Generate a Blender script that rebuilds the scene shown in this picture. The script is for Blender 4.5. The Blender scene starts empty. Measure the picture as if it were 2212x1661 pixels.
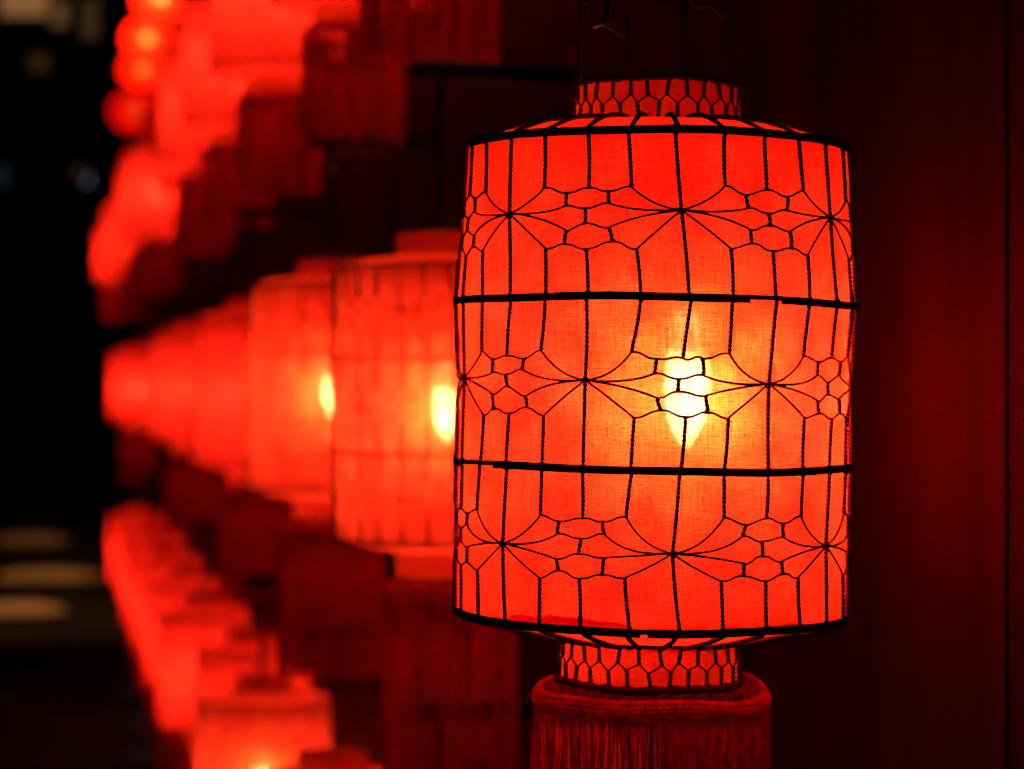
import bpy, math, random
from mathutils import Vector, Matrix

sc = bpy.context.scene
COL = sc.collection
R = math.radians
random.seed(11)

# ------------------------------------------------------------------ camera
cam_d = bpy.data.cameras.new('camera')
cam_d.lens = 80; cam_d.sensor_width = 36; cam_d.clip_start = .05; cam_d.clip_end = 400
cam_d.dof.use_dof = True
cam_d.dof.focus_distance = 1.583
cam_d.dof.aperture_fstop = 4.9
cam = bpy.data.objects.new('camera', cam_d); COL.objects.link(cam)
EYE = 1.62
cam.location = (0, 0, EYE); cam.rotation_euler = (R(90), 0, 0)
sc.camera = cam

# ------------------------------------------------------------------ night sky
w = bpy.data.worlds.new('World'); sc.world = w; w.use_nodes = True
nt = w.node_tree
sky = nt.nodes.new('ShaderNodeTexSky'); sky.sky_type = 'NISHITA'; sky.sun_disc = False
sky.sun_elevation = R(-4); sky.sun_rotation = R(150)
nt.links.new(sky.outputs[0], nt.nodes['Background'].inputs[0])
nt.nodes['Background'].inputs[1].default_value = 0.004

# unseen warm spot added on the left to light the pale stones
sl = bpy.data.lights.new('stone_spot', 'SPOT'); sl.energy = 1150; sl.color = (1, .38, .11)
sl.spot_size = R(75); sl.spot_blend = .6; sl.shadow_soft_size = .12
so = bpy.data.objects.new('stone_spot', sl); COL.objects.link(so)
so.location = (-5.6, 13.0, 5.2)
so.rotation_euler = (Vector((-3.7, 18.5, 0)) - Vector(so.location)).to_track_quat('-Z', 'Y').to_euler()

sc.view_settings.view_transform = 'Standard'; sc.view_settings.look = 'None'
sc.view_settings.exposure = 0; sc.view_settings.gamma = 1
sc.view_settings.use_curve_mapping = False
cy = sc.cycles
cy.use_denoising = True
try: cy.denoiser = 'OPENIMAGEDENOISE'
except Exception: pass
cy.max_bounces = 10; cy.diffuse_bounces = 7; cy.glossy_bounces = 3
cy.transmission_bounces = 8; cy.transparent_max_bounces = 12
cy.sample_clamp_indirect = 12
cy.caustics_reflective = False; cy.caustics_refractive = False
cy.use_light_tree = True

F = 2212 * 80 / 36          # focal length in pixels of a 2212 px wide picture

# ------------------------------------------------------------------ materials
def new_mat(name):
    m = bpy.data.materials.new(name); m.use_nodes = True
    n = m.node_tree
    for x in list(n.nodes): n.nodes.remove(x)
    out = n.nodes.new('ShaderNodeOutputMaterial')
    return m, n, out

def principled(name, col, rough=.5, metal=0, bump=0, scale=(40, 40, 40), var=.3, spec=.5):
    m, n, out = new_mat(name)
    b = n.nodes.new('ShaderNodeBsdfPrincipled')
    b.inputs['Roughness'].default_value = rough; b.inputs['Metallic'].default_value = metal
    b.inputs['Specular IOR Level'].default_value = spec
    tc = n.nodes.new('ShaderNodeTexCoord'); mp = n.nodes.new('ShaderNodeMapping')
    mp.inputs['Scale'].default_value = scale
    n.links.new(tc.outputs['Object'], mp.inputs[0])
    nz = n.nodes.new('ShaderNodeTexNoise'); nz.inputs['Scale'].default_value = 1; nz.inputs['Detail'].default_value = 6
    n.links.new(mp.outputs[0], nz.inputs['Vector'])
    rp = n.nodes.new('ShaderNodeValToRGB')
    rp.color_ramp.elements[0].position = .3; rp.color_ramp.elements[1].position = .72
    rp.color_ramp.elements[0].color = (*[c * (1 - var) for c in col], 1)
    rp.color_ramp.elements[1].color = (*[min(1, c * (1 + var)) for c in col], 1)
    n.links.new(nz.outputs['Fac'], rp.inputs[0]); n.links.new(rp.outputs[0], b.inputs['Base Color'])
    if bump:
        bp = n.nodes.new('ShaderNodeBump'); bp.inputs['Strength'].default_value = bump; bp.inputs['Distance'].default_value = .002
        n.links.new(nz.outputs['Fac'], bp.inputs['Height']); n.links.new(bp.outputs[0], b.inputs['Normal'])
    n.links.new(b.outputs[0], out.inputs[0])
    return m

def fabric_mat(name, tr=(.70, .0094, .0036), see=.044, trans=.62):
    """thin dyed cloth: scatters light to both sides, and a little passes straight through the weave"""
    m, n, out = new_mat(name)
    L = n.links.new
    uv = n.nodes.new('ShaderNodeUVMap')
    def noise(sx, sy, detail=2, rough=.5):
        mp = n.nodes.new('ShaderNodeMapping'); mp.inputs['Scale'].default_value = (sx, sy, 1)
        L(uv.outputs[0], mp.inputs[0])
        z = n.nodes.new('ShaderNodeTexNoise'); z.noise_dimensions = '2D'
        z.inputs['Scale'].default_value = 1; z.inputs['Detail'].default_value = detail; z.inputs['Roughness'].default_value = rough
        L(mp.outputs[0], z.inputs['Vector']); return z.outputs['Fac']
    def rng(x, a, b, c, d):
        r = n.nodes.new('ShaderNodeMapRange'); r.clamp = True
        for i, v in enumerate((a, b, c, d)): r.inputs[i + 1].default_value = v
        L(x, r.inputs[0]); return r.outputs[0]
    def mul(a, b):
        r = n.nodes.new('ShaderNodeMath'); r.operation = 'MULTIPLY'
        L(a, r.inputs[0]); L(b, r.inputs[1]); return r.outputs[0]
    warp = rng(noise(1150, 45), .25, .75, .66, 1.24)
    weft = rng(noise(40, 1150), .25, .75, .68, 1.24)
    slub = rng(noise(170, 1500, 1), .645, .72, 1, .16)
    slub2 = rng(noise(1100, 130, 1), .67, .75, 1, .35)
    blot = rng(noise(26, 26, 3), .3, .7, .74, 1.18)
    f = mul(mul(mul(warp, weft), mul(slub, slub2)), blot)
    col = n.nodes.new('ShaderNodeMix'); col.data_type = 'RGBA'; col.blend_type = 'MULTIPLY'
    col.inputs[0].default_value = 1; col.inputs[6].default_value = (*tr, 1)
    g = n.nodes.new('ShaderNodeCombineColor')
    pw = n.nodes.new('ShaderNodeMath'); pw.operation = 'POWER'; pw.inputs[1].default_value = .6; L(f, pw.inputs[0])
    pg = n.nodes.new('ShaderNodeMath'); pg.operation = 'POWER'; pg.inputs[1].default_value = 1.5; L(f, pg.inputs[0])
    L(pw.outputs[0], g.inputs[0]); L(pg.outputs[0], g.inputs[1]); L(pg.outputs[0], g.inputs[2])
    L(g.outputs[0], col.inputs[7])
    d = n.nodes.new('ShaderNodeBsdfDiffuse'); d.inputs[0].default_value = (*tr, 1)
    t = n.nodes.new('ShaderNodeBsdfTranslucent')
    L(col.outputs[2], t.inputs[0])
    m1 = n.nodes.new('ShaderNodeMixShader'); m1.inputs[0].default_value = trans
    L(d.outputs[0], m1.inputs[1]); L(t.outputs[0], m1.inputs[2])
    # light that slips through the open weave: some straight, most bent a little or a lot by the threads
    def refr(rough, ior, c):
        x = n.nodes.new('ShaderNodeBsdfRefraction'); x.distribution = 'GGX'
        x.inputs['Color'].default_value = (*c, 1); x.inputs['Roughness'].default_value = rough; x.inputs['IOR'].default_value = ior
        return x
    r1 = refr(.34, 1.11, (1, .58, .26)); r2 = refr(1.0, 1.55, (1, .50, .070))
    tp = n.nodes.new('ShaderNodeBsdfTransparent'); tp.inputs[0].default_value = (1, .58, .26, 1)
    m0 = n.nodes.new('ShaderNodeMixShader'); m0.inputs[0].default_value = .22
    L(r1.outputs[0], m0.inputs[1]); L(tp.outputs[0], m0.inputs[2])
    m2 = n.nodes.new('ShaderNodeMixShader'); m2.inputs[0].default_value = .70
    L(m0.outputs[0], m2.inputs[1]); L(r2.outputs[0], m2.inputs[2])
    m3 = n.nodes.new('ShaderNodeMixShader')
    sv = n.nodes.new('ShaderNodeMath'); sv.operation = 'MULTIPLY'; sv.inputs[1].default_value = see
    L(pg.outputs[0], sv.inputs[0]); L(sv.outputs[0], m3.inputs[0])
    L(m1.outputs[0], m3.inputs[1]); L(m2.outputs[0], m3.inputs[2])
    L(m3.outputs[0], out.inputs[0])
    return m

def thread_mat(name, col):
    m, n, out = new_mat(name)
    d = n.nodes.new('ShaderNodeBsdfDiffuse'); t = n.nodes.new('ShaderNodeBsdfTranslucent')
    tc = n.nodes.new('ShaderNodeTexCoord'); nz = n.nodes.new('ShaderNodeTexNoise'); nz.inputs['Scale'].default_value = 120
    n.links.new(tc.outputs['Object'], nz.inputs['Vector'])
    rp = n.nodes.new('ShaderNodeValToRGB')
    rp.color_ramp.elements[0].position = .3; rp.color_ramp.elements[1].position = .7
    rp.color_ramp.elements[0].color = (*[c * .6 for c in col], 1); rp.color_ramp.elements[1].color = (*[min(1, c * 1.25) for c in col], 1)
    n.links.new(nz.outputs['Fac'], rp.inputs[0])
    n.links.new(rp.outputs[0], d.inputs[0]); n.links.new(rp.outputs[0], t.inputs[0])
    mx = n.nodes.new('ShaderNodeMixShader'); mx.inputs[0].default_value = .56
    n.links.new(d.outputs[0], mx.inputs[1]); n.links.new(t.outputs[0], mx.inputs[2]); n.links.new(mx.outputs[0], out.inputs[0])
    return m

BULB_L = 760
def bulb_mat(name, power):
    """candle bulb: the filament zone in the middle is brightest"""
    m, n, out = new_mat(name)
    tc = n.nodes.new('ShaderNodeTexCoord'); sx = n.nodes.new('ShaderNodeSeparateXYZ')
    n.links.new(tc.outputs['Object'], sx.inputs[0])
    mr = n.nodes.new('ShaderNodeMapRange'); mr.inputs[1].default_value = -.05; mr.inputs[2].default_value = .06
    n.links.new(sx.outputs[2], mr.inputs[0])
    rp = n.nodes.new('ShaderNodeValToRGB'); e = rp.color_ramp.elements
    e[0].position = 0; e[0].color = (.40,) * 3 + (1,)
    e[1].position = 1; e[1].color = (.01,) * 3 + (1,)
    for p, v in ((.06, .45), (.14, .62), (.24, .9), (.32, 1), (.56, 1), (.64, .35), (.70, .03), (.76, .03), (.82, .07), (.93, .07), (.96, .01)):
        x = e.new(p); x.color = (v, v, v, 1)
    n.links.new(mr.outputs[0], rp.inputs[0])
    ml = n.nodes.new('ShaderNodeMath'); ml.operation = 'MULTIPLY'; ml.inputs[1].default_value = power
    n.links.new(rp.outputs[0], ml.inputs[0])
    em = n.nodes.new('ShaderNodeEmission'); em.inputs[0].default_value = (1, .78, .48, 1)
    n.links.new(ml.outputs[0], em.inputs[1]); n.links.new(em.outputs[0], out.inputs[0])
    return m

def emit_mat(name, col, s):
    m, n, out = new_mat(name)
    em = n.nodes.new('ShaderNodeEmission'); em.inputs[0].default_value = (*col, 1); em.inputs[1].default_value = s
    n.links.new(em.outputs[0], out.inputs[0]); return m

M = dict(
    cloth=fabric_mat('red_cloth'), mid=fabric_mat('dimmed_red_cloth', tr=(.37, .0112, .0040), see=.040), thick=fabric_mat('bulb_hiding_red_cloth', tr=(.37, .0075, .0036), see=.0018),  # far cloths: weaker glow and hidden bulb spots put into the cloth colour
    wire=principled('black_iron_wire', (.030, .022, .020), .42, .6, 0, (300, 300, 300), .5, .4),
    ring=principled('black_bamboo_strip', (.010, .008, .008), .6, 0, .3, (200, 200, 900), .5, .2),
    trim=thread_mat('red_gimp', (.92, .13, .15)),
    fringe=thread_mat('red_fringe', (.93, .018, .018)),
    iron=principled('black_iron', (.010, .008, .008), .55, .3, .2, (80, 80, 80), .4, .2),
    rubber=principled('black_cord', (.012, .010, .010), .6, 0, 0, (90, 90, 90), .2, .2),
    bulb=bulb_mat('bulb_glow', BULB_L),
    wood=principled('dark_lacquered_board', (.029, .0014, .0012), .75, 0, .12, (9, 9, .7), .6, .04),
    asphalt=principled('asphalt', (.011, .010, .009), .9, 0, .3, (30, 30, 30), .4, .2),
    stone=principled('light_pool_stone', (.34, .29, .22), .8, 0, .3, (12, 12, 12), .35),  # for the added stones that imitate pools of light
    render=principled('dark_render', (.02, .018, .016), .9, 0, 0, (3, 3, 3), .3),
)

# ------------------------------------------------------------------ mesh helpers
class MB:
    def __init__(s): s.v = []; s.f = []; s.uv = []
    def grid(s, rows, cyc_u=True, cyc_v=False, uv=None):
        nv, nu = len(rows), len(rows[0]); b = len(s.v)
        for r in rows: s.v += r
        for j in range(nv if cyc_v else nv - 1):
            for i in range(nu if cyc_u else nu - 1):
                i2, j2 = (i + 1) % nu, (j + 1) % nv
                s.f.append((b + j * nu + i, b + j * nu + i2, b + j2 * nu + i2, b + j2 * nu + i))
    def tube(s, pts, r, n=6, cap=True, twist=None):
        """pts: list of Vectors; r: radius or list; twist=(a, b, turns per metre, phase): rotating flattened section"""
        pts = [Vector(p) for p in pts]; rows = []; L = 0; up = None
        for i, p in enumerate(pts):
            t = (pts[min(i + 1, len(pts) - 1)] - pts[max(i - 1, 0)]).normalized()
            if up is None:
                up = t.orthogonal().normalized()
            up = (up - t * up.dot(t)).normalized(); sd = t.cross(up)
            if i: L += (p - pts[i - 1]).length
            rr = r[i] if isinstance(r, (list, tuple)) else r
            ring = []
            for k in range(n):
                a = 2 * math.pi * k / n
                if twist:
                    ph = twist[3] + 2 * math.pi * twist[2] * L
                    x, y = twist[0] * math.cos(a), twist[1] * math.sin(a)
                    x, y = x * math.cos(ph) - y * math.sin(ph), x * math.sin(ph) + y * math.cos(ph)
                else: x, y = rr * math.cos(a), rr * math.sin(a)
                ring.append(p + up * x + sd * y)
            rows.append(ring)
        b = len(s.v); s.grid(rows)
        if cap:
            s.f.append(tuple(range(b + n - 1, b - 1, -1))); e = b + (len(rows) - 1) * n
            s.f.append(tuple(range(e, e + n)))
    def box(s, c, d, rot=None):
        c = Vector(c); b = len(s.v)
        for z in (-1, 1):
            for x, y in ((-1, -1), (1, -1), (1, 1), (-1, 1)):
                q = Vector((x * d[0] / 2, y * d[1] / 2, z * d[2] / 2))
                if rot: q = rot @ q
                s.v.append(c + q)
        for f in ((3, 2, 1, 0), (4, 5, 6, 7), (0, 1, 5, 4), (1, 2, 6, 5), (2, 3, 7, 6), (3, 0, 4, 7)):
            s.f.append(tuple(b + i for i in f))
    def lathe(s, prof, n=24, c=(0, 0)):
        s.grid([[Vector((c[0] + r * math.cos(2 * math.pi * k / n), c[1] + r * math.sin(2 * math.pi * k / n), z)) for k in range(n)] for r, z in prof])
    def mesh(s, name, mat, smooth=True):
        me = bpy.data.meshes.new(name); me.from_pydata([tuple(v) for v in s.v], [], s.f); me.materials.append(mat)
        if smooth: me.polygons.foreach_set('use_smooth', [True] * len(me.polygons))
        me.update(); return me
    def build(s, name, mat, parent=None, smooth=True, kind=None):
        o = bpy.data.objects.new(name, s.mesh(name, mat, smooth)); COL.objects.link(o); o.parent = parent
        if kind: o['kind'] = kind
        return o

def empty(name, loc, label=None, cat=None, group=None):
    o = bpy.data.objects.new(name, None); COL.objects.link(o); o.location = loc; o.empty_display_size = .05
    if label: o['label'] = label
    if cat: o['category'] = cat
    if group: o['group'] = group
    return o

def tag(o, label, cat, group=None):
    o['label'] = label; o['category'] = cat
    if group: o['group'] = group
    return o

def copy_tree(o, parent=None):
    c = o.copy(); COL.objects.link(c); c.parent = parent
    for ch in [x for x in o.children]: copy_tree(ch, c)
    return c

def bevel(o, wd, seg=2):
    m = o.modifiers.new('bevel', 'BEVEL'); m.width = wd; m.segments = seg; m.limit_method = 'ANGLE'

# ------------------------------------------------------------------ place: a wall running away to the left, lanterns in rows along it
WALL_S = -.2077                                  # the wall's line: x = WALL_S*y + c
ROW_C, WALL_C = .519, .705
ang = math.atan(-WALL_S)
UDIR = Vector((-math.sin(ang), math.cos(ang), 0))        # along the wall, away from the viewer
NDIR = Vector((-math.cos(ang), -math.sin(ang), 0))       # out of the wall, into the street
def wall_pt(y, z=0): return Vector((WALL_S * y + WALL_C, y, z))
def row_pt(y, z=0): return Vector((WALL_S * y + ROW_C, y, z))
WROT = Matrix.Rotation(ang, 3, 'Z')

g = MB(); g.grid([[Vector((x, y, 0)) for x in (-160, -40, -10, 0, 10, 40, 160)] for y in (-40, -5, 5, 15, 30, 60, 200)], False)
go = g.build('ground', M['asphalt'], smooth=False); go['kind'] = 'structure'

wall = empty('board_wall', wall_pt(1.0), 'dark lacquered board wall the lanterns hang along', 'wall')
seam0 = 1.662                                     # a joint stands here; boards are 1.05 wide measured along y
for k in range(-1, 14):
    y0, y1 = seam0 + k * 1.05, seam0 + (k + 1) * 1.05
    ln = (y1 - y0) / math.cos(ang)
    p = MB(); p.box((0, 0, 0), (.04, ln - .0065, 4.2))
    o = p.build('board', M['wood'], wall, False)
    c = wall_pt((y0 + y1) / 2, 2.1) - NDIR * (.02 + random.uniform(0, .003))
    o.location = c - wall.location; o.rotation_euler = (0, 0, ang); bevel(o, .002)
b = MB(); b.box((0, 0, 0), (.06, 15.4, 4.15)); o = b.build('backing', M['wood'], wall, False)
o.location = wall_pt(7.6, 2.08) - NDIR * .076 - wall.location; o.rotation_euler = (0, 0, ang)

# ------------------------------------------------------------------ the lantern
ZR = (.1775, .0605, -.0600, -.1725)               # the four frame rings
PROF = [(-.1725, .1475), (-.118, .1478), (-.06, .1480), (0, .1472), (.0605, .1500), (.12, .1462), (.1775, .1432)]
def rprof(z):
    if z <= PROF[0][0]: return PROF[0][1]
    for (a, ra), (b_, rb) in zip(PROF, PROF[1:]):
        if z <= b_: return ra + (rb - ra) * (z - a) / (b_ - a)
    return PROF[-1][1]
NC = 28; STEP = 360 / NC; TH0 = 6.5
ZC_TOP = (.1935, .2245); RC_TOP = (.0640, .0630)
ZC_BOT = (-.1905, -.2230); RC_BOT = (.0675, .0685)

def S(th, z, off=.0010, r=None):
    r = (rprof(z) if r is None else r) + off; a = R(th)
    return Vector((r * math.sin(a), -r * math.cos(a), z))

def make_cloth(name, parent, nseg, seed=0, rough=True):
    rnd = random.Random(seed)
    zs = [(.0640 - .0006, .1945), (.085, .1930), (.110, .1895), (.130, .1835), (.1425, .1778)]
    nz = 40 if nseg > 100 else 12
    zs += [(None, .1770 - (.1770 + .1720) * k / nz) for k in range(nz + 1)]
    zs += [(.1468, -.1728), (.105, -.1825), (.0672, -.1905)]
    ph = [rnd.uniform(0, 6.28) for _ in range(6)]
    rows = []; uvs = []
    for j, (r, z) in enumerate(zs):
        row = []; uvr = []
        for k in range(nseg + 1):
            th = 360 * k / nseg - 180; a = R(th)
            rr = r if r is not None else rprof(z) - .0012
            if r is None and rough:
                rr += .0005 * math.sin(9 * a + ph[0] + z * 40) * math.sin(z * 55 + ph[1]) + .0003 * math.sin(23 * a + ph[2]) * math.sin(90 * z + ph[3])
            row.append(Vector((rr * math.sin(a), -rr * math.cos(a), z)))
            uvr.append((th / 360 * 2 * math.pi * .148 + 3 + seed * .7, z if r is None else z + (r - .148) * (1 if z > 0 else -1)))
        rows.append(row); uvs.append(uvr)
    return cloth_obj(name, parent, rows, uvs)

def cloth_obj(name, parent, rows, uvs):
    m = MB(); m.grid(rows, False); me = m.mesh(name, M['cloth'])
    ul = me.uv_layers.new(name='UVMap'); flat = [u for r in uvs for u in r]
    for lp in me.loops: ul.data[lp.index].uv = flat[lp.vertex_index]
    o = bpy.data.objects.new(name, me); COL.objects.link(o); o.parent = parent; return o

def make_collar_cloth(parent, zs, rs, nseg, seed):
    rows, uvs = [], []
    for j in range(5):
        t = j / 4; z = zs[0] + (zs[1] - zs[0]) * t; r = rs[0] + (rs[1] - rs[0]) * t - .0008
        rows.append([Vector((r * math.sin(2 * math.pi * k / nseg), -r * math.cos(2 * math.pi * k / nseg), z)) for k in range(nseg + 1)])
        uvs.append([(2 * math.pi * k / nseg * .064 + seed, z) for k in range(nseg + 1)])
    return cloth_obj('collar', parent, rows, uvs)

def strip_ring(m, r, z, hgt, thick, a0=0, a1=360, n=140, wob=.0004, ph=0):
    full = abs(a1 - a0) >= 360; rows = []
    cnt = n if full else max(3, int(n * (a1 - a0) / 360))
    for k in range(cnt if full else cnt + 1):
        a = R(a0 + (a1 - a0) * k / cnt)
        zz = z + wob * math.sin(3 * a + ph) + wob * .6 * math.sin(7 * a + 2 * ph)
        ring = []
        for dr, dz in ((0, -hgt / 2), (thick, -hgt / 2 * .8), (thick, hgt / 2 * .8), (0, hgt / 2)):
            rr = r + dr; ring.append(Vector((rr * math.sin(a), -rr * math.cos(a), zz + dz)))
        rows.append(ring)
    b = len(m.v); m.grid(rows, True, full)
    if not full:
        e = b + (len(rows) - 1) * 4; m.f.append((b + 3, b + 2, b + 1, b)); m.f.append((e, e + 1, e + 2, e + 3))

PX = .000321                                      # metres per 2212-px pixel on the near face
BANDS = [  # ring above, ring below, knot height, shift of the small cells against the knot, first flower column
    (.1775, .0605, .1213, 0, 0), (.0605, -.0600, .0016, 9, 2), (-.0600, -.1725, -.1155, 20, 0)]
DRIFT = [(.1775, -1.3), (.1213, 0), (.0605, 2.2), (.024, .7), (0, 0), (-.022, 1.5), (-.06, .7), (-.1155, -.7), (-.1725, 1.0)]
def drift(z):
    for (a, da), (b_, db) in zip(DRIFT, DRIFT[1:]):
        if z >= b_: return da + (db - da) * (a - z) / (a - b_)
    return DRIFT[-1][1]

def net_wires(seed, jit=1.0):
    """all wires of one lantern's net: list per band of (kind, [(theta, z), ...])"""
    rnd = random.Random(seed); bands = []
    colw = [rnd.uniform(.35, 1.1) if i else 1 for i in range(NC)]
    def th(c, z):
        i = int(math.floor(c)) % NC; f = c - math.floor(c)
        wgt = colw[i] * (1 - f) + colw[(i + 1) % NC] * f
        return TH0 + STEP * c + drift(z) * wgt * jit
    for zt, zb, zk, sh, c0 in BANDS:
        W = []
        nodes = {}
        def nd(key, c, px, ja=.55, jz=.0011):
            if key not in nodes:
                z = zk + (px + (sh if key[0] != 'K' else 0)) * PX + rnd.uniform(-jz, jz) * jit
                nodes[key] = (th(c, z) + rnd.uniform(-ja, ja) * jit, z)
            return nodes[key]
        def ring_end(c, z):
            key = ('R', round(c, 2) % NC, z)
            if key not in nodes: nodes[key] = (th(c, z) + rnd.uniform(-.25, .25) * jit, z)
            return nodes[key]
        def bez(p, q, ctrl, n=12):
            return [((1 - t) ** 2 * p[0] + 2 * t * (1 - t) * ctrl[0] + t * t * q[0], (1 - t) ** 2 * p[1] + 2 * t * (1 - t) * ctrl[1] + t * t * q[1]) for t in [k / n for k in range(n + 1)]]
        def link(p, q, n=8):
            s_ = rnd.uniform(.4, 1.0)
            return [(p[0] + (q[0] - p[0]) * t, p[1] + (q[1] - p[1]) * t + s_ * .0011 * math.sin(2 * math.pi * t) * (1 if q[1] < p[1] else -1)) for t in [k / n for k in range(n + 1)]]
        def straight(p, q):
            n = 6; bo = rnd.uniform(-.25, .25) * jit
            return [(p[0] + (q[0] - p[0]) * k / n + bo * math.sin(math.pi * k / n), p[1] + (q[1] - p[1]) * k / n) for k in range(n + 1)]
        for fl in range(7):
            c = c0 + 4 * fl; nf = (fl + 1) % 7
            K = nd(('K', fl), c, 0); K2 = nd(('K', nf), c0 + 4 * nf, 0)
            if nf == 0: K2 = (K2[0] + 360, K2[1])
            A, B, C = nd(('A', fl), c + 1, 52), nd(('B', fl), c + 2, 48), nd(('C', fl), c + 3, 53)
            p1, p2 = nd(('p1', fl), c + 1.5, 41), nd(('p2', fl), c + 2.5, 42)
            q1, q2 = nd(('q1', fl), c + 1.5, 10), nd(('q2', fl), c + 2.5, 11)
            m1, m2 = nd(('m1', fl), c + 2, 1), nd(('m2', fl), c + 2, -28)
            s1, s2 = nd(('s1', fl), c + 1.5, -42), nd(('s2', fl), c + 2.5, -41)
            t1, t2 = nd(('t1', fl), c + 1.5, -73), nd(('t2', fl), c + 2.5, -72)
            A2, B2, C2 = nd(('A2', fl), c + 1, -85), nd(('B2', fl), c + 2, -82), nd(('C2', fl), c + 3, -83)
            # twisted pairs
            W.append(('twisted_wire', straight(ring_end(c, zt), K))); W.append(('twisted_wire', straight(K, ring_end(c, zb))))
            for n_, cc in ((A, 1), (B, 2), (C, 3)): W.append(('twisted_wire', straight(ring_end(c + cc, zt), n_)))
            for n_, cc in ((A2, 1), (B2, 2), (C2, 3)): W.append(('twisted_wire', straight(n_, ring_end(c + cc, zb))))
            for a, b_ in ((p1, q1), (p2, q2), (m1, m2), (s1, t1), (s2, t2)): W.append(('twisted_wire', straight(a, b_)))
            # single strands round the small cells
            for a, b_ in ((A, p1), (B, p1), (B, p2), (C, p2), (q1, m1), (q2, m1), (m2, s1), (m2, s2), (t1, A2), (t1, B2), (t2, B2), (t2, C2)):
                W.append(('link_wire', link(a, b_)))
            # petals gathered into the knots
            for KK, sg, (a1, b1, d1, e1) in ((K, 1, (A, q1, s1, A2)), (K2, -1, (C, q2, s2, C2))):
                W.append(('petal_wire', bez(KK, a1, (KK[0] + sg * STEP * .62, KK[1] + .0035 + rnd.uniform(-.002, .003)))))
                W.append(('petal_wire', bez(KK, b1, (KK[0] + sg * STEP * 1.0, KK[1] - .0015 + rnd.uniform(-.0012, .001)))))
                W.append(('petal_wire', bez(KK, d1, (KK[0] + sg * STEP * .95, KK[1] - .0025 + rnd.uniform(-.002, .001)))))
                W.append(('petal_wire', bez(KK, e1, (KK[0] + sg * STEP * .42, KK[1] - .009 + rnd.uniform(-.003, .002)))))
            W.append(('knot', [K]))
        bands.append(W)
    return bands

def dense(pts, step):
    out = []
    for a, b_ in zip(pts, pts[1:]):
        n = max(1, int((b_ - a).length / step))
        out += [a.lerp(b_, k / n) for k in range(n)]
    return out + [pts[-1]]

def twisted(m, pts, rnd, fine=True):
    if fine:
        q = dense(pts, .00062)
        m.tube(q, .001, 6, True, (.00195, .00115, 1 / .0062, rnd.uniform(0, 6.28)))
    else: m.tube(pts, .00085, 4, False)

def knot_mesh(m, K, rnd):
    for k in range(5):
        L = rnd.uniform(1.2, 2.4); dz = rnd.uniform(-.0008, .0008); t0 = rnd.uniform(-.5, .5)
        m.tube([S(K[0] - L + t0, K[1] + dz * .3, .0014), S(K[0] - L * .5 + t0, K[1] + dz, .0022), S(K[0] + t0, K[1], .0026), S(K[0] + L * .5 + t0, K[1] - dz, .0022), S(K[0] + L + t0, K[1] - dz * .3, .0014)],
               [.0006, .0012, .0017, .0012, .0006], 6)

def collar_wires(zs, rs, seed):
    rnd = random.Random(seed); out = []
    lo, hi = zs; zm = lo + (hi - lo) * .5; z2 = zm + (hi - lo) * .09; z1 = zm - (hi - lo) * .09
    def P(c, z): return S(TH0 + STEP * c, z, .0006, rs[0] + (rs[1] - rs[0]) * (z - lo) / (hi - lo))
    js = [(rnd.uniform(-.1, .1), rnd.uniform(-.0012, .0012)) for _ in range(NC * 2)]
    top = [P(i + js[i][0], z1 + js[i][1]) for i in range(NC)]          # lower points of the upper row
    bot = [P(i + .5 + js[NC + i][0], z2 + js[NC + i][1]) for i in range(NC)]
    # upper-row wires end at z2, lower-row ones at z1, joined by slanting strands
    up = [P(i + js[i][0], z2 + js[i][1]) for i in range(NC)]
    dn = [P(i + .5 + js[NC + i][0], z1 + js[NC + i][1]) for i in range(NC)]
    for i in range(NC):
        out.append(('twisted_wire', [P(i + rnd.uniform(-.12, .12), hi), up[i]]))
        out.append(('twisted_wire', [dn[i], P(i + .5 + rnd.uniform(-.12, .12), lo)]))
        out.append(('link_wire', [up[i], dn[i]])); out.append(('link_wire', [dn[i], up[(i + 1) % NC]]))
    return out

def bulb_parts(parent, off=(0, 0), fine=True, cord_top=.41, cord_off=None):
    prof = [(.0004, .058), (.0095, .058), (.0105, .046), (.0135, .032), (.0160, .016), (.0172, 0), (.0165, -.012), (.0140, -.024), (.0095, -.035), (.0045, -.044), (.0005, -.049)]
    m = MB(); m.lathe(prof, 24 if fine else 12, off); m.build('bulb', M['bulb'], parent)
    m = MB(); m.lathe([(.0005, .0585), (.014, .0585), (.0155, .064), (.0155, .098), (.010, .106), (.0005, .106)], 18 if fine else 8, off); m.build('socket', M['rubber'], parent)
    co = cord_off or off
    m = MB(); m.tube([(off[0], off[1], .104), (off[0], off[1], .12), (co[0] * .6 + off[0] * .4, co[1], .15), (co[0], co[1], .19), (co[0], co[1], .30), (co[0] * .9, co[1] * .6, cord_top - .03), (co[0] * .8, 0, cord_top - .012)], .0033 if fine else .005, 8 if fine else 5)
    m.build('power_cord', M['rubber'], parent)

def trim_loop(a, far=False, seed=0):
    """radius and top height of the fringe's woven heading at angle a (radians, 0 = near side)"""
    r = .0890 + .0022 * math.cos(2 * a + .5) + .0014 * math.sin(3 * a) + .0010 * math.sin(5 * a + 1)
    z = -.2295 + .0020 * math.sin(a + 2.0) + .0016 * math.sin(3 * a + 1.2) + .0008 * math.sin(6 * a) - .0015 * math.cos(a)
    if abs(a - 2.0) < .8: z += .006 * math.cos((a - 2.0) / .8 * math.pi / 2) ** 2
    return r, z

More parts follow.
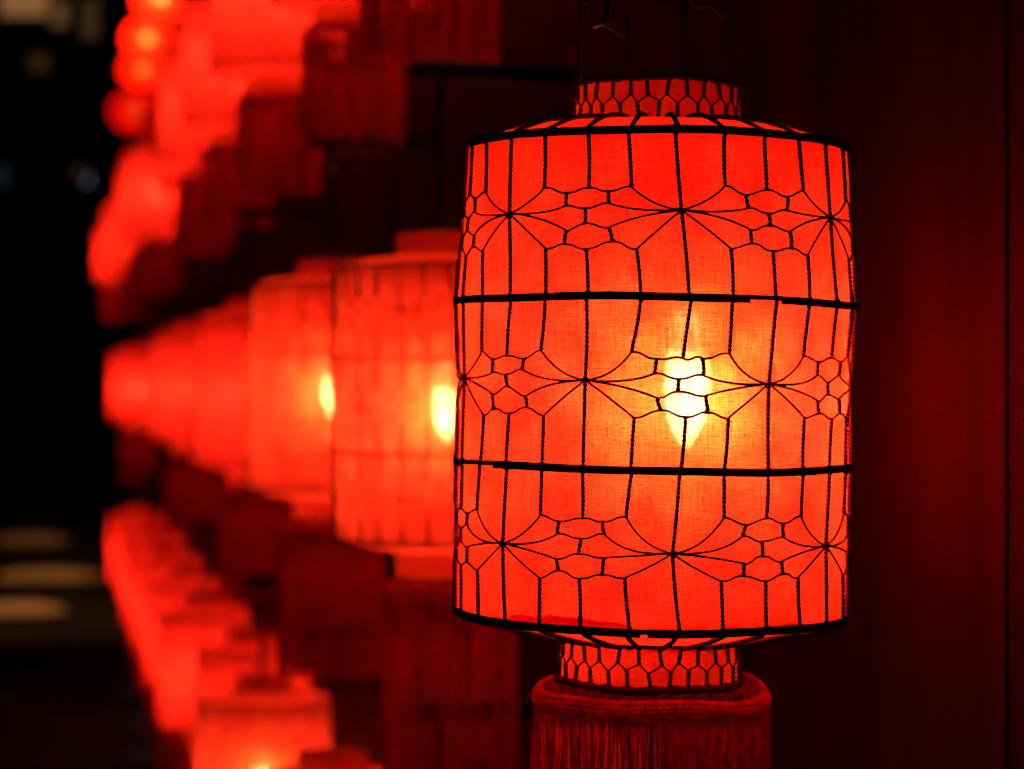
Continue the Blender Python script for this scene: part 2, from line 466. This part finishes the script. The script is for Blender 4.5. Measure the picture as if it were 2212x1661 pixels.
def make_trim(parent, nu, nv, bumps=True, scale_bump=1.0):
    rows = []
    for j in range(nv + 1):
        t = j / nv; row = []
        for k in range(nu):
            a = 2 * math.pi * k / nu; aa = (a + math.pi) % (2 * math.pi) - math.pi
            r, z = trim_loop(aa)
            h = .0165
            bulge = .0017 * math.sin(math.pi * min(1, t * 1.15)) - .0025 * (1 - t) ** 4
            bm = 0
            if bumps: bm = .0021 * abs(math.sin(math.pi * 5 * t)) ** .7 * abs(math.sin(a * 90)) ** .7
            zz = z - h * t + (.0006 * abs(math.sin(a * 90)) if (bumps and j == 0) else 0)
            rr = r + bulge + bm
            row.append(Vector((rr * math.sin(a), -rr * math.cos(a), zz)))
        rows.append(row)
    inner = [[Vector((v.x * .975, v.y * .975, v.z)) for v in row] for row in (rows[-1], rows[nv // 2], rows[0])]
    m = MB(); m.grid(rows + inner, True, True); return m.build('trim', M['trim'], parent)

def make_fringe(parent, n, nseg, rad, length, seed, sides=4):
    rnd = random.Random(seed); m = MB()
    clump = 0
    for k in range(n):
        a = 2 * math.pi * k / n
        aa = (a + math.pi) % (2 * math.pi) - math.pi
        r, z = trim_loop(aa); z -= .0155
        if .60 < aa < .66 or rnd.random() < .05: continue
        if k % 3 == 0: clump = rnd.gauss(0, .020)
        da = rnd.gauss(0, .006); r0 = r + .0012 + rnd.uniform(-.0008, .0008); L = length * rnd.uniform(.95, 1.04)
        ph = rnd.uniform(0, 6.28); wv = rnd.uniform(.0003, .0011); out_ = rnd.uniform(-.003, .004)
        pts = []; rs = []
        for j in range(nseg + 1):
            t = (j / nseg) ** 1.25
            th = a + (da + clump * min(1, t * 4)) + wv / .09 * math.sin(7 * t + ph) * min(1, t * 5)
            rr = r0 + out_ * min(1, t * 2) - .004 * t + wv * math.cos(6 * t + ph)
            pts.append(Vector((rr * math.sin(th), -rr * math.cos(th), z - L * t)))
            rs.append(rad * (.75 + .6 * min(1, t * 6)))
        m.tube(pts, rs, sides, False)
    return m.build('fringe', M['fringe'], parent, True, 'stuff')

RG = dict(hgt=.0042, thick=.0017)

# ---- the sharp lantern in front
L1Y = 1.725; L1X = (1412 - 1106) * L1Y / F
main = empty('lantern', (L1X, L1Y, EYE), 'large red cloth lantern in sharp focus with black flower-pattern wire net', 'lantern')
main.rotation_euler = (0, R(.9), math.atan2(-L1X, L1Y))
shade = make_cloth('shade', main, 224, 1)
# a second layer of cloth turned up along the lower edge
rows, uvs = [], []
for j in range(4):
    row, ur = [], []
    for k in range(121):
        th = -50 + 100 * k / 120
        top = .0040 + .0052 * max(0, math.sin((th + 46) / 40 * math.pi)) ** .7 * (1 if th < -6 else 0) + .0008 * math.sin(th * .6) + .0005 * math.sin(th * 1.9) + (.0022 * max(0, math.sin((th - 36) / 14 * math.pi)) if 36 < th < 50 else 0)
        z = -.1722 + top * j / 3
        v = S(th, z, -.0018); row.append(v); ur.append((R(th) * .148 + 9, z + .4))
    rows.append(row); uvs.append(ur)
cloth_obj('hem', shade, rows, uvs)

for i, z in enumerate(ZR):
    m = MB(); r = rprof(z) + .0002; gap = ((-80, -70), (26, 36), (-75, -50), (-2.5, -.6))[i]
    strip_ring(m, r, z + .0013, .0037, .0017, 0, 360, 168, .0005, i * 1.7)
    strip_ring(m, r + .0002, z - .0016, .0026, .0015, gap[1], gap[0] + 360, 168, .0005, i * 1.7)
    m.build('frame_ring', M['ring'], main)

rw = random.Random(5)
for W in net_wires(3, 1.25):
    net = empty('wire_net', (0, 0, 0)); net.parent = main
    for kind, pts in W:
        if kind == 'knot':
            m = MB(); knot_mesh(m, pts[0], rw); m.build('knot', M['wire'], net); continue
        m = MB(); P = [S(t, z, .0012) for t, z in pts]
        if kind == 'twisted_wire':
            twisted(m, P, rw)
            zt = [p for p in (pts[0], pts[-1]) if min(abs(p[1] - q) for q in ZR) < 1e-6]
            for t, z in zt:                       # lashing where the wire is tied round the ring
                sg = -1 if z == max(pts[0][1], pts[-1][1]) else 1
                m.tube([S(t, z + sg * .0042, .0012), S(t, z + sg * .0024, .0019), S(t, z, .0024)], [.0010, .0017, .0010], 6)
        else:
            m.tube(P, .00092, 5)
        m.build(kind, M['wire'], net)

def cone_wires(top, rnd):
    out = []
    for i in range(NC):
        th = TH0 + STEP * i + drift(ZR[0] if top else ZR[3]) * .7 + rnd.uniform(-.4, .4)
        if top: a, b_ = (.1435, .1782), (RC_TOP[0] + .001, .1945)
        else: a, b_ = (.1478, -.1735), (RC_BOT[0] + .001, -.1915)
        pts = []
        for k in range(6):
            t = k / 5; r = a[0] + (b_[0] - a[0]) * t; z = a[1] + (b_[1] - a[1]) * t + (.0010 + .0050 * math.sin(math.pi * t) if top else -.0012 * (1 + math.sin(math.pi * t)))
            pts.append(S(th + rnd.uniform(-.2, .2), z, 0, r))
        out.append(pts)
    return out
for top in (True, False):
    for P in cone_wires(top, rw):
        m = MB(); twisted(m, P, rw); m.build('spoke_wire', M['wire'], shade)
for zs, rs, sd in ((ZC_TOP, RC_TOP, 21), ((ZC_BOT[1], ZC_BOT[0]), (RC_BOT[1], RC_BOT[0]), 22)):
    col = make_collar_cloth(main, zs, rs, 96, sd)
    for kind, P in collar_wires(zs, rs, sd):
        m = MB()
        if kind == 'twisted_wire': twisted(m, P, rw)
        else: m.tube(P, .00075, 5)
        m.build(kind, M['wire'], col)
    for z, r in ((zs[0], rs[0]), (zs[1], rs[1])):
        m = MB()
        n = 90; hh = (.0064 if z < 0 else .0044) if abs(z) > .2 else (.0046 if z < 0 else .0026)
        m.tube([S(360 * k / n, z + .0005 * math.sin(k * .35), .0004, r) for k in range(n + 1)], [hh / 2 * (1 + .25 * math.sin(k * 1.9) + .2 * math.sin(k * 3.1 + sd)) for k in range(n + 1)], 7, False)
        m.build('collar_ring', M['wire'], col)

make_trim(main, 1440, 30).location.x = .0028
make_fringe(main, 330, 14, .00085, .245, 7).location.x = .0028
for th in (-62, -49, -7, 12, 58, 130, -130):      # thread ties between collar and fringe heading
    m = MB(); r, z = trim_loop(R(th))
    m.tube([S(th, -.2225, .001, .0685), S(th + 1, -.229, .003, .071), S(th + 2, z - .004, .0, .079), S(th + 2, z - .003, -.001, r)], [.0007, .0011, .0008, .0006], 5)
    m.build('tie', M['wire'], main)
bulb_parts(main, (.0265, -.006), True, .41, (.0185, -.020))

# hanging hooks of bent wire: px in the 2212 picture -> point at this lantern's distance
def hook(pxs, dy, rad):
    m = MB(); pts = []
    for x, y in pxs:
        d = L1Y + dy
        pts.append(Vector(((x - 1106) * d / F - L1X, dy, (830 - y) * d / F)))
    # smooth the corners
    q = []
    for i in range(len(pts) - 1):
        p0, p1, p2, p3 = pts[max(i - 1, 0)], pts[i], pts[i + 1], pts[min(i + 2, len(pts) - 1)]
        for k in range(5):
            t = k / 5
            q.append(.5 * (2 * p1 + (p2 - p0) * t + (2 * p0 - 5 * p1 + 4 * p2 - p3) * t * t + (3 * p1 - p0 - 3 * p2 + p3) * t ** 3))
    q.append(pts[-1]); m.tube(q, rad, 7); return m
for pxs, dy in (([(1244, 176), (1244, 120), (1245, 30), (1249, 8), (1259, 5), (1266, 20), (1268, 44), (1273, 58), (1290, 52), (1305, 58), (1322, 68), (1334, 76), (1341, 66), (1341, 44), (1345, 36), (1350, 48), (1349, 100), (1346, 168)], -.012),
                ([(1577, 178), (1577, 90), (1575, 20), (1566, -14), (1556, -8), (1558, 20), (1553, 34), (1545, 30), (1530, 14), (1515, 11), (1498, 15), (1486, 8), (1481, -14)], -.012)):
    hook(pxs, dy, .0014).build('hanging_hook', M['wire'], main)
hook([(1296, 52), (1300, 30), (1312, -40), (1330, -150), (1355, -330)], -.006, .0036).build('hanging_rod', M['iron'], main)
hook([(1481, -14), (1470, -80), (1440, -200), (1400, -330)], -.008, .0014).build('hanging_wire', M['wire'], main)

# ---- the lanterns farther along the wall: built once, copied
def make_far():
    root = empty('lantern', (0, 0, 0))
    make_cloth('shade', root, 72, 4, False).data.materials[0] = M['mid']
    for i, z in enumerate(ZR):
        m = MB(); strip_ring(m, rprof(z) + .0002, z, .0046, .0017, 0, 360, 64); m.build('frame_ring', M['ring'], root)
    for W in net_wires(9, .8):
        m = MB()
        for kind, pts in W:
            if kind == 'knot': continue
            P = [S(t, z, .0012) for t, z in pts]
            if kind == 'twisted_wire': m.tube([P[0], P[len(P) // 2], P[-1]], .0018, 4, False)
            else: m.tube(P[::3], .0008, 3, False)
        m.build('wire_net', M['wire'], root)
    for zs, rs, sd in ((ZC_TOP, RC_TOP, 31), ((ZC_BOT[1], ZC_BOT[0]), (RC_BOT[1], RC_BOT[0]), 32)):
        c = make_collar_cloth(root, zs, rs, 40, sd); m = MB()
        for kind, P in collar_wires(zs, rs, sd): m.tube(P, .0007 if kind[0] == 't' else .0005, 3, False)
        m.build('wire_net', M['wire'], c)
        for z, r in ((zs[0], rs[0]), (zs[1], rs[1])):
            m = MB(); m.tube([S(360 * k / 40, z, .0004, r) for k in range(41)], .0015, 5, False); m.build('collar_ring', M['wire'], c)
    make_trim(root, 120, 6, False)
    make_fringe(root, 190, 6, .0013, .245, 17, 3)
    bulb_parts(root, (0, 0), False, .43, (-.004, 0))
    for th in (-75, 75):
        m = MB(); m.tube([S(th, .224, 0, .063), S(th, .26, 0, .060), S(th, .35, 0, .030), S(th, .423, 0, .004)], .0014, 5); m.build('hanging_wire', M['wire'], root)
    return root

def make_bracket():
    root = empty('wall_bracket', (0, 0, 0))            # at the lantern's hanging point; local +x runs to the wall
    depth = (WALL_C - ROW_C) * math.cos(ang)
    m = MB(); m.box(((depth - .045) / 2 - .0, 0, 0), (depth + .045, .022, .027)); o = m.build('arm', M['iron'], root, False); bevel(o, .002)
    m = MB(); m.box((depth - .005, 0, -.005), (.010, .050, .085)); o = m.build('wall_plate', M['iron'], root, False); bevel(o, .002)
    m = MB(); m.tube([(0, 0, -.009), (0, 0, -.020)] + [(.006 * math.sin(t), 0, -.026 + .006 * math.cos(t)) for t in [k * .5 for k in range(11)]], .002, 6); m.build('eye_hook', M['iron'], root)
    return root

ORD = ['', '', 'first', 'second', 'third', 'fourth', 'fifth', 'sixth', 'seventh', 'eighth', 'ninth', 'tenth', 'eleventh', 'twelfth', 'thirteenth']
def yk(k): return 2.97 + (k - 2) * 1.0 if k > 0 else .62
far = make_far(); far_used = False
brk = make_bracket(); brk_used = False
dim_mesh = [c for c in far.children if c.name.startswith('shade')][0].data.copy()
dim_mesh.materials[0] = M['thick']  # same cloth with bulb spot and glow dimmed by its colour
tmp = make_fringe(None, 190, 6, .0013, .185, 18, 3); short_fringe = tmp.data; bpy.data.objects.remove(tmp)
def bracket_at(p, label, group):
    global brk_used
    o = brk if not brk_used else copy_tree(brk); brk_used = True
    o.location = p; o.rotation_euler = (0, 0, ang); tag(o, label, 'bracket', group); return o
ROWS = [  # offset of the row, which places along the wall hold a lantern, wording
    (0.0, (2, 3, 4.55, 6.85, 11), 'of the same row as the sharp lantern', 'lanterns in the middle row'),
    (.852, (2, 3, 4, 5, 6, 7, 9, 10, 12, 14), 'of the row above the sharp lantern', 'lanterns in the upper row'),
    (-.865, (2, 3, 4, 5, 6, 7, 8, 9, 10, 11), 'of the row below the sharp lantern', 'lanterns in the lower row')]
SHIFT = {(0, 2): .012, (2, 4): -.03, (0, 3): -.008, (1, 3): .024, (1, 4): .004, (2, 5): .04, (1, 7): .045}
DROP = {(0, 2): .008}
rr = random.Random(4)
for ri, (dz, ks, word, grp) in enumerate(ROWS):
    for n, k in enumerate(ks):
        o = far if not far_used else copy_tree(far); far_used = True
        p = row_pt(yk(k), EYE + dz); p.x += SHIFT.get((ri, k), rr.uniform(-.008, .008)); zj = rr.uniform(-.006, .006)
        p.z += zj - (.014 if ri == 0 else 0) - DROP.get((ri, k), 0)
        if (ri and (ri, k) != (2, 4)) or k > 4:
            for ch in o.children:
                if ch.name.startswith('shade'): ch.data = dim_mesh
        for ch in o.children:
            if ri == 1 and ch.name.startswith('fringe'): ch.data = short_fringe
        o.location = p; o.rotation_euler = (R(rr.uniform(-.8, .8)), R(rr.uniform(-.8, .8)), R(rr.uniform(0, 360)))
        end = ', the last' if n == len(ks) - 1 else ''
        tag(o, f'blurred red lantern {word}, {ORD[n + 2]} behind it{end}', 'lantern', grp)
        bracket_at(Vector((p.x, p.y, p.z + .434)), f'black wall bracket holding the {ORD[n + 2]} blurred lantern {word}', 'wall brackets')
lb = bracket_at(Vector((L1X, L1Y, EYE + .412)), 'black wall bracket holding the sharp lantern', 'wall brackets')
lb.scale.x = ((WALL_C - (L1X - WALL_S * L1Y)) / (WALL_C - ROW_C))

# ---- small round lanterns on a cord at the far end, high up
def round_lantern(px, py, Y, rad, label, power, col):
    p = Vector(((px - 1106) * Y / F, Y, EYE + (830 - py) * Y / F))
    t = empty('round_lantern', p, label, 'lantern', 'small round lanterns strung at the far end')
    rows, uvs = [], []
    for j in range(13):
        a = math.pi * (.08 + .84 * j / 12); rows.append([Vector((rad * math.sin(a) * math.cos(2 * math.pi * k / 24), rad * math.sin(a) * math.sin(2 * math.pi * k / 24), rad * .86 * math.cos(a))) for k in range(25)])
        uvs.append([(2 * math.pi * k / 24 * rad, a * rad) for k in range(25)])
    cloth_obj('shade', t, rows, uvs)
    m = MB(); m.lathe([(.0005, .03), (.022, .024), (.030, 0), (.022, -.024), (.0005, -.03)], 12)
    m.build('bulb', emit_mat('small_bulb', col, power), t)
    for s in (-1, 1):
        m = MB(); m.lathe([(.0005, s * rad * .80), (rad * .30, s * rad * .80), (rad * .30, s * rad * .88), (.0005, s * rad * .88)], 14); m.build('cap', M['iron'], t)
    m = MB(); m.tube([(0, 0, rad * .86), (0, 0, rad * 1.5)], .004, 5); m.build('cord', M['rubber'], t)
round_lantern(345, -8, 11.6, .14, 'small round red lantern with bright bulb, top of the far string', 260, (1, .62, .25))
round_lantern(318, 82, 11.9, .13, 'small round red lantern with orange bulb, second on the far string', 170, (1, .55, .18))
round_lantern(310, 150, 12.2, .13, 'small round red lantern with dim orange bulb, third on the far string', 90, (1, .45, .12))
round_lantern(292, 240, 11.4, .13, 'plump round red lantern without visible bulb, lowest on the far string', 28, (1, .3, .1))

# ---- far side of the street: stones made up to imitate pools of lamplight, and a dark building with a few dim windows
for px, py, Y, ln, lab in ((70, 1172, 22.6, .62, 'farthest added pale stone shaped as a pool of warm light'), (112, 1258, 18.3, .72, 'middle added pale stone shaped as a pool of warm light'), (52, 1334, 15.5, .50, 'closest added pale stone shaped as a pool of warm light')):
    m = MB(); rk = random.Random(int(Y * 10))
    m.grid([[Vector((ln * .62 * math.sin(u) * math.cos(v) * rk.uniform(.97, 1.03), .13 * math.sin(u) * math.sin(v), .075 * math.cos(u) * rk.uniform(.95, 1.03))) for v in [2 * math.pi * k / 28 for k in range(28)]] for u in [math.pi * (j + .02) / 12.04 for j in range(13)]])
    o = m.build('light_pool', M['stone'])
    o.location = ((px - 1106) * Y / F, Y, .065); tag(o, lab, 'light pool stand-in', 'stones standing in for light pools across the street')

BY = 46.0
bld = empty('building', ((120 - 1106) * BY / F, BY, 0), 'dark building far across the street with a few dimly lit windows', 'building')
m = MB(); m.box((1.5, 4, 6.5), (16, 8, 13)); m.build('wall', M['render'], bld, False)
for px, py, wd, hg, c, s in ((55, 8, 1.0, .5, (1, .46, .15), .22), (128, 30, .35, .5, (1, .46, .16), .10), (195, 42, .35, .8, (1, .5, .2), .04), (85, 135, .4, .35, (1, .42, .15), .03), (285, 130, .5, .4, (1, .5, .2), .03),
                             (190, 388, .14, .20, (.62, .68, 1), .13), (172, 372, .2, .25, (1, .5, .3), .03), (2, 380, .3, .4, (.3, .55, 1), .02)):
    lx = (px - 120) * BY / F; lz = EYE + (830 - py) * BY / F
    f = MB(); t = .05
    f.box((lx, -.03, lz + hg / 2 + t / 2), (wd + 2 * t, .06, t)); f.box((lx, -.03, lz - hg / 2 - t / 2), (wd + 2 * t, .06, t))
    f.box((lx - wd / 2 - t / 2, -.03, lz), (t, .06, hg)); f.box((lx + wd / 2 + t / 2, -.03, lz), (t, .06, hg))
    wo = f.build('window', M['iron'], bld, False)
    p = MB(); p.box((lx, -.012, lz), (wd, .012, hg)); p.build('pane', emit_mat('dim_window', c, s), wo, False)
